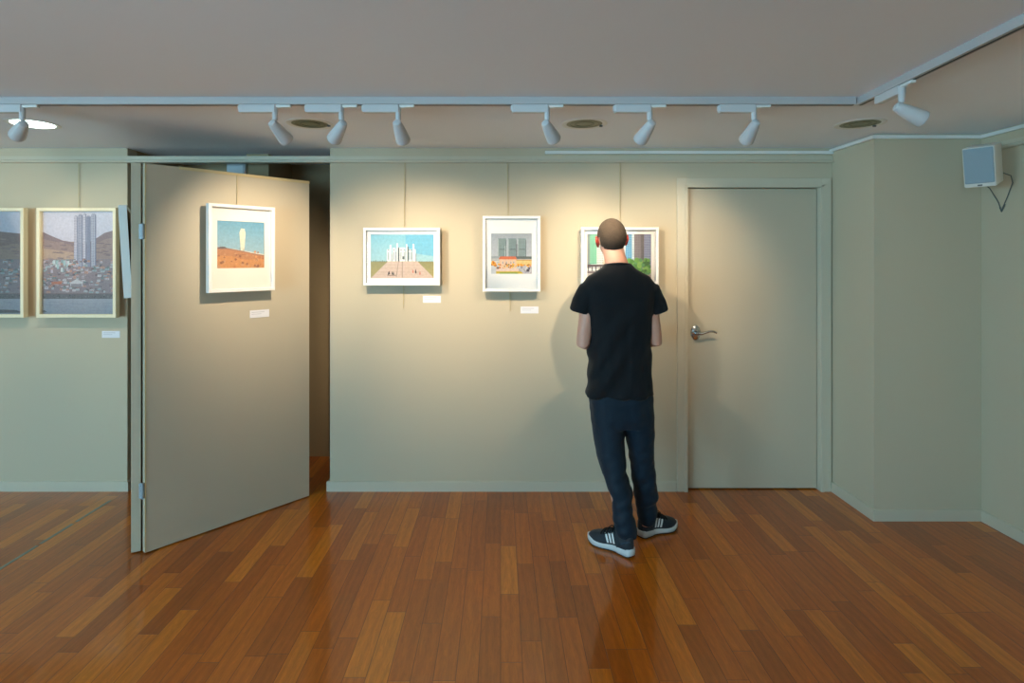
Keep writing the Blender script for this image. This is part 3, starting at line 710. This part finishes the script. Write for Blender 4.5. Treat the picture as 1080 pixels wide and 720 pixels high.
# body
B = MB(); HX, HY, HZ = .618, 3.135, 1.672
tilt = Matrix.Rotation(math.radians(-4), 4, 'Y') @ Matrix.Rotation(math.radians(6), 4, 'X')
def hp(x, y, z): return tuple(Vector((HX, HY, HZ))+tilt @ Vector((x, y, z)))
B.ell(hp(0, -.012, .012), (.076, .096, .094), 28, tilt)
B.ell(hp(0, .03, -.045), (.060, .068, .066), 24, tilt)
B.ell(hp(0, .06, -.085), (.032, .032, .022), 16, tilt)       # chin
B.ell(hp(0, .088, .0), (.05, .012, .03), 16, tilt)           # brow
B.tube([hp(0, .092, .008), hp(0, .106, -.012), hp(0, .112, -.030), hp(0, .098, -.036)], [.008, .010, .013, .009], 10)
B.ell(hp(0, .092, -.058), (.022, .008, .004), 12, tilt); B.ell(hp(0, .090, -.066), (.019, .009, .005), 12, tilt)
for s in (-1, 1): B.ell(hp(s*.04, .078, -.025), (.022, .016, .018), 12, tilt)
neck = [((.621, 3.120, 1.62), .060), ((.630, 3.106, 1.57), .060), ((.640, 3.095, 1.53), .064), ((.65, 3.09, 1.47), .062)]
B.rings([ringpts(c, (r, 0, 0), (0, r*1.02, 0)) for c, r in neck])
B.ell((.645, 3.09, 1.455), (.09, .05, .03), 20)
hloft(B, [(.80, .655, 3.09, .13, .08), (.95, .655, 3.10, .145, .09), (1.1, .655, 3.10, .145, .09), (1.25, .653, 3.095, .155, .095), (1.36, .653, 3.09, .150, .08), (1.41, .653, 3.09, .12, .06), (1.46, .65, 3.09, .07, .05)])
hloft(B, [(.92, .655, 3.09, .14, .09), (.85, .65, 3.08, .145, .10), (.72, .65, 3.08, .14, .09)])
# legs inside the trousers
B.tube([(.585, 3.08, .80), (.592, 3.08, .62), (.612, 3.06, .45), (.64, 3.01, .28), (.665, 2.985, .12), (.668, 2.985, .07)], [.085, .072, .052, .05, .036, .036], 16)
B.tube([(.72, 3.09, .80), (.755, 3.10, .62), (.782, 3.12, .45), (.80, 3.13, .28), (.815, 3.145, .12), (.815, 3.145, .07)], [.085, .07, .05, .048, .036, .036], 16)
# arms with hands clasped in front
def arm(s, sh, el, wr):
    sh, el, wr = Vector(sh), Vector(el), Vector(wr); mid = (sh+el)/2
    B.tube([sh, sh.lerp(el, .35), sh.lerp(el, .75), el, el.lerp(wr, .25), el.lerp(wr, .6), wr, wr+(wr-el).normalized()*.02], [.044, .046, .041, .038, .041, .034, .026, .026], 18)
arm(-1, (.495, 3.10, 1.36), (.452, 3.085, 1.095), (.555, 3.32, 1.07))
arm(1, (.808, 3.10, 1.36), (.850, 3.085, 1.105), (.735, 3.32, 1.085))
for s, c in ((-1, Vector((.585, 3.355, 1.07))), (1, Vector((.70, 3.352, 1.088)))):
    B.ell(c, (.042, .022, .040), 16, Matrix.Rotation(s*.3, 4, 'Z'))
    for k in range(4):
        z = c.z+.030-k*.020; L_ = (.062, .070, .066, .052)[k]; off = .008 if s > 0 else -.006
        a0 = Vector((c.x-s*.03, c.y+off, z)); d = Vector((-s*1, .12, -.1)).normalized()
        B.tube([a0, a0+d*L_*.45, a0+d*L_*.78+Vector((0, -.010, -.004)), a0+d*L_+Vector((0, -.028, -.008))], [.0095, .009, .0085, .007], 10)
    a0 = Vector((c.x-s*.01, c.y-.012, c.z+.028)); B.tube([a0, a0+Vector((-s*.02, -.008, .018)), a0+Vector((-s*.045, -.006, .022))], [.012, .0105, .008], 10)
body = childmesh('body', remesh(B, .0055, 2), M['skin'], man)
for s in (-1, 1):
    e = MB(); Me = tilt @ Matrix.Rotation(s*.45, 4, 'Z')
    e.ell(hp(s*.078, .0, -.018), (.009, .019, .031), 18, Me)
    e.tube([hp(s*.083, -.012, -.035), hp(s*.089, -.016, -.010), hp(s*.088, -.010, .010), hp(s*.084, .004, .012)], [.004, .0045, .0045, .004], 8)
    pobj('ear', e, M['ear'], man)
    pobj('eye', MB().ell(hp(s*.032, .083, -.008), (.012, .010, .011), 14), M['eye'], man)
# hair: cropped shell over the skull, ending at the nape and around the ears
Hm = MB()
bm = bmesh.new(); bmesh.ops.create_uvsphere(bm, u_segments=64, v_segments=48, radius=1)
kill = []
for v in bm.verts:
    c = v.co.copy(); ang = math.atan2(c.x, -c.y)             # 0 at back
    ab = abs(ang)
    lim = -.83+0.10*abs(math.sin(ang*2.5)) if ab < 1.0 else (-.45 if ab < 1.25 else (.05 if ab < 1.75 else .42))
    if c.z < lim: kill.append(v)
    w_ = noise.noise(c*22)*.0012
    v.co = Vector((c.x*(.081+w_), c.y*(.1015+w_)-.012, c.z*(.104+w_)+.006))
    if c.z < 0: v.co.x *= 1+.14*c.z*abs(c.z)*1.2; v.co.y += .012*c.z*c.z
bmesh.ops.delete(bm, geom=kill, context='VERTS')
bmesh.ops.solidify(bm, geom=bm.faces[:], thickness=.006)
for v in bm.verts: v.co = Vector(hp(*v.co))
Hm.bm(bm); pobj('hair', Hm, M['hair'], man)

# t-shirt
def fold_shirt(p, n):
    q = Vector((p.x-PX, p.y-PY, p.z))
    d1 = q.x*.75-q.z*.55                       # diagonal drag lines from the left hip to right shoulder
    a = noise.noise(Vector((d1*16, (q.x+q.z)*2.5, q.y*4)))*.03
    a += noise.noise(Vector((q.x*26, q.y*10, q.z*5+3)))*.006
    lowf = max(0, min(1, (1.3-p.z)/.4)); a *= .35+.65*lowf
    a += noise.noise(Vector((q.x*9, q.y*9, q.z*9)))*.004
    return a
T = MB()
hloft(T, [(.815, .657, 3.095, .184, .128), (.90, .656, 3.10, .178, .124), (1.0, .655, 3.10, .174, .118), (1.12, .654, 3.10, .174, .114), (1.24, .653, 3.095, .178, .118), (1.34, .653, 3.09, .186, .118), (1.385, .652, 3.088, .200, .108), (1.425, .650, 3.088, .194, .095), (1.46, .648, 3.089, .170, .084), (1.49, .646, 3.09, .120, .077), (1.51, .643, 3.092, .086, .073), (1.528, .640, 3.094, .070, .068)], 36, 2.5)
for s, cx in ((-1, .652), (1, .652)):
    a0 = Vector((cx+s*.125, 3.09, 1.385)); a1_ = Vector((cx+s*.170, 3.091, 1.372)); a2_ = Vector((cx+s*.197, 3.094, 1.312)); a3 = Vector((cx+s*.2130, 3.098, 1.262))
    T.tube([a0, a1_, a2_, a3], [.056, .064, .060, .058], 20)
shirt = childmesh('t_shirt', remesh(T, .0065, 3, fold_shirt), M['shirt'], man)
cl_ = MB(); n_ = 32
rc = []
pts = [Vector((.640+.069*math.cos(2*PI*j/n_), 3.094+.068*math.sin(2*PI*j/n_), 1.517-.012*math.sin(2*PI*j/n_))) for j in range(n_+1)]
cl_.tube(pts, .007, 8, cap=False)
pobj('collar', cl_, M['shirt'], shirt)

# joggers
def fold_pants(p, n):
    q = Vector((p.x, p.y, p.z)); low = max(0, min(1, (.55-p.z)/.35))
    a = noise.noise(Vector((q.x*11, q.y*11, q.z*3.2)))*.014*(1-low*.5)
    a += noise.noise(Vector((q.x*5+q.z*9, q.y*6, q.z*17-q.x*14)))*.013*(.25+low)
    a += noise.noise(q*30)*.0015
    return a
J = MB()
hloft(J, [(.98, .655, 3.095, .150, .102), (.88, .655, 3.092, .168, .118), (.78, .657, 3.088, .176, .124), (.70, .668, 3.088, .172, .118), (.64, .672, 3.09, .164, .105)], 32, 2.4)
def leg(rows):
    J.rings([ringpts((cx, cy, z), (hw, 0, 0), (0, hd, 0), 24, 2.1) for z, cx, cy, hw, hd in rows])
leg([(.80, .575, 3.088, .092, .112), (.70, .580, 3.087, .092, .105), (.617, .594, 3.08, .090, .097), (.52, .600, 3.07, .080, .09), (.42, .612, 3.05, .072, .084), (.33, .632, 3.025, .066, .078), (.24, .651, 3.0, .058, .07), (.17, .664, 2.99, .056, .062), (.125, .668, 2.986, .050, .055), (.088, .669, 2.985, .046, .052)])
leg([(.80, .735, 3.088, .092, .112), (.70, .752, 3.09, .092, .105), (.617, .766, 3.095, .084, .095), (.52, .780, 3.105, .072, .086), (.42, .795, 3.12, .064, .078), (.33, .800, 3.13, .065, .072), (.24, .812, 3.14, .056, .068), (.17, .815, 3.147, .052, .058), (.125, .817, 3.15, .048, .053), (.080, .818, 3.15, .044, .050)])
trousers = childmesh('joggers', remesh(J, .006, 3, fold_pants), M['pants'], man)
for c, r in (((.669, 2.985, .118), (.0475, .0535)), ((.818, 3.15, .112), (.0455, .0515))):
    cf = MB(); rs = []
    for i in range(9):
        z = c[2]-.03+i*.007; k = 1+.03*(i % 2); rs.append(ringpts((c[0], c[1], z), (r[0]*k, 0, 0), (0, r[1]*k, 0), 40, 2))
    cf.rings(rs); pobj('cuff', cf, M['pants'], trousers)

# trainers
def shoe(heel, toe, side):
    """local: x from heel (0) to toe (L), y side, z up"""
    heel, toe = Vector((*heel, 0)), Vector((*toe, 0)); d = (toe-heel).normalized(); L_ = .285
    Mx = Matrix.Translation(heel) @ Matrix.Rotation(math.atan2(d.y, d.x), 4, 'Z')
    def half(x):     # half width of the sole at x in 0..1 (outer, inner)
        t = x
        base = .030*math.sqrt(max(0, min(1, t/.10)))*1.0+.004
        wd = .034+.018*math.exp(-((t-.70)/.20)**2)-.003*math.exp(-((t-.38)/.15)**2)
        if t < .12: wd = wd*math.sqrt(max(.0, 1-((.12-t)/.12)**2))
        if t > .78: wd = wd*math.sqrt(max(.0, 1-((t-.78)/.225)**2))
        return max(wd, .002)
    def cen(x): return -side*.010*math.sin(PI*x)*(1 if x > .3 else .5)
    N_ = 30; xs = [i/N_ for i in range(N_+1)]
    def zt(x): return .046-.012*min(1, x/.6)+.010*max(0, (x-.8)/.2)
    def zb(x): return .002+.016*max(0, (x-.78)/.22)**2+.008*max(0, (.1-x)/.1)
    parts = {}
    def slab(z0f, z1f, k0, k1, nn=14):
        mb = MB(); rs = []
        for x in xs:
            h = half(x); c = cen(x); z0, z1 = z0f(x), z1f(x); r = []
            for (ky, kz) in ((-1, 0.), (-1.06, .35), (-1.03, .75), (-.92, 1), (0, 1), (.92, 1), (1.03, .75), (1.06, .35), (1, 0.), (0, 0.)):
                kk = k0 if kz < .5 else k1
                r.append(Mx @ Vector((x*L_, c+ky*h*kk, z0+(z1-z0)*kz)))
            rs.append(r)
        mb.rings(rs); return mb
    so = slab(lambda x: zb(x)+.005, zt, 1.0, 1.0)
    ou = slab(zb, lambda x: zb(x)+.007, .97, .97)
    # upper
    def top(x):
        pts_ = [(0, .096), (.06, .108), (.12, .106), (.24, .096), (.34, .108), (.42, .110), (.55, .097), (.70, .082), (.85, .070), (.95, .058), (1, .040)]
        for a, b in zip(pts_, pts_[1:]):
            if x <= b[0]: t = (x-a[0])/(b[0]-a[0]); return a[1]+(b[1]-a[1])*t
        return .03
    up = MB(); rs = []
    def usec(x, phi, infl=0.0):
        h = half(x)*.96+infl; c = cen(x); zb_ = zt(x)-.006; zz = top(x)+infl; xx = x
        k = .62 if x < .4 else .62+.2*min(1, (x-.4)/.5)
        cy, sy = math.cos(phi), math.sin(phi)
        wfac = abs(cy)**.8*math.copysign(1, cy)
        return Mx @ Vector((.006+x*(L_-.012), c+h*wfac*(1-(1-k)*0*sy), zb_+(zz-zb_)*(abs(sy)**.85)))
    for x in xs:
        rs.append([usec(x, PI*j/14) for j in range(15)]+[Mx @ Vector((.006+x*(L_-.012), cen(x), zt(x)-.008))])
    up.rings(rs)
    u_ = pobj('shoe', up, M['shoe'], man)
    pobj('sole', so, M['sole'], u_); pobj('outsole', ou, M['outsole'], u_)
    # three slanted stripes on both flanks
    for sg in (1, -1):
        for k in range(3):
            st = MB(); A = []; 
            for t in range(6):
                f = t/5; phi = .12+f*.85; x = .375+k*.062+.07*f
                w2 = .017
                for dx in (-w2, w2):
                    ph = phi if sg > 0 else PI-phi
                    A.append((usec(x+dx, ph, .0012), usec(x+dx, ph, -.002)))
            rs2 = []
            for t in range(6): rs2.append([A[2*t][0], A[2*t+1][0], A[2*t+1][1], A[2*t][1]])
            st.rings(rs2); pobj('stripe', st, M['stripe'], u_, smooth=False)
        hc = MB(); rs2 = []
        for t in range(8):
            x = .03+t*.026; f = .6-.35*t/7
            ph = [(p if sg > 0 else PI-p) for p in (f, f+.14)]
            rs2.append([usec(x, ph[0], .0015), usec(x, ph[1], .0015), usec(x, ph[1], -.002), usec(x, ph[0], -.002)])
        hc.rings(rs2); pobj('heel_overlay', hc, M['shoetrim'], u_)
    lc = MB()
    for k in range(5):
        x = .44+k*.055; lc.tube([usec(x, PI/2+a_, .004) for a_ in (-.75, -.4, 0, .4, .75)], .0035, 8)
    c0 = usec(.43, PI/2, .008)
    for sgn in (-1, 1):
        w3 = Mx.to_3x3()
        lc.tube([c0, c0+w3 @ Vector((.004, sgn*.022, .018)), c0+w3 @ Vector((.010, sgn*.045, .012)), c0+w3 @ Vector((.006, sgn*.035, -.004)), c0], .0026, 8)
        lc.tube([c0, c0+w3 @ Vector((.02, sgn*.03, .002)), c0+w3 @ Vector((.03, sgn*.045, -.03))], .0024, 8)
    lc.ell(c0, (.008, .008, .007), 10)
    pobj('laces', lc, M['lace'], u_)
    # tongue and padded ankle collar
    tg = MB().tube([usec(.36, PI/2, -.01), usec(.34, PI/2, .012), usec(.32, PI/2, .028)], [.016, .018, .012], 12); pobj('tongue', tg, M['shoe'], u_)
shoe((.6960, 2.925), (.500, 3.105), 1)
shoe((.765, 3.135), (1.02, 3.262), -1)
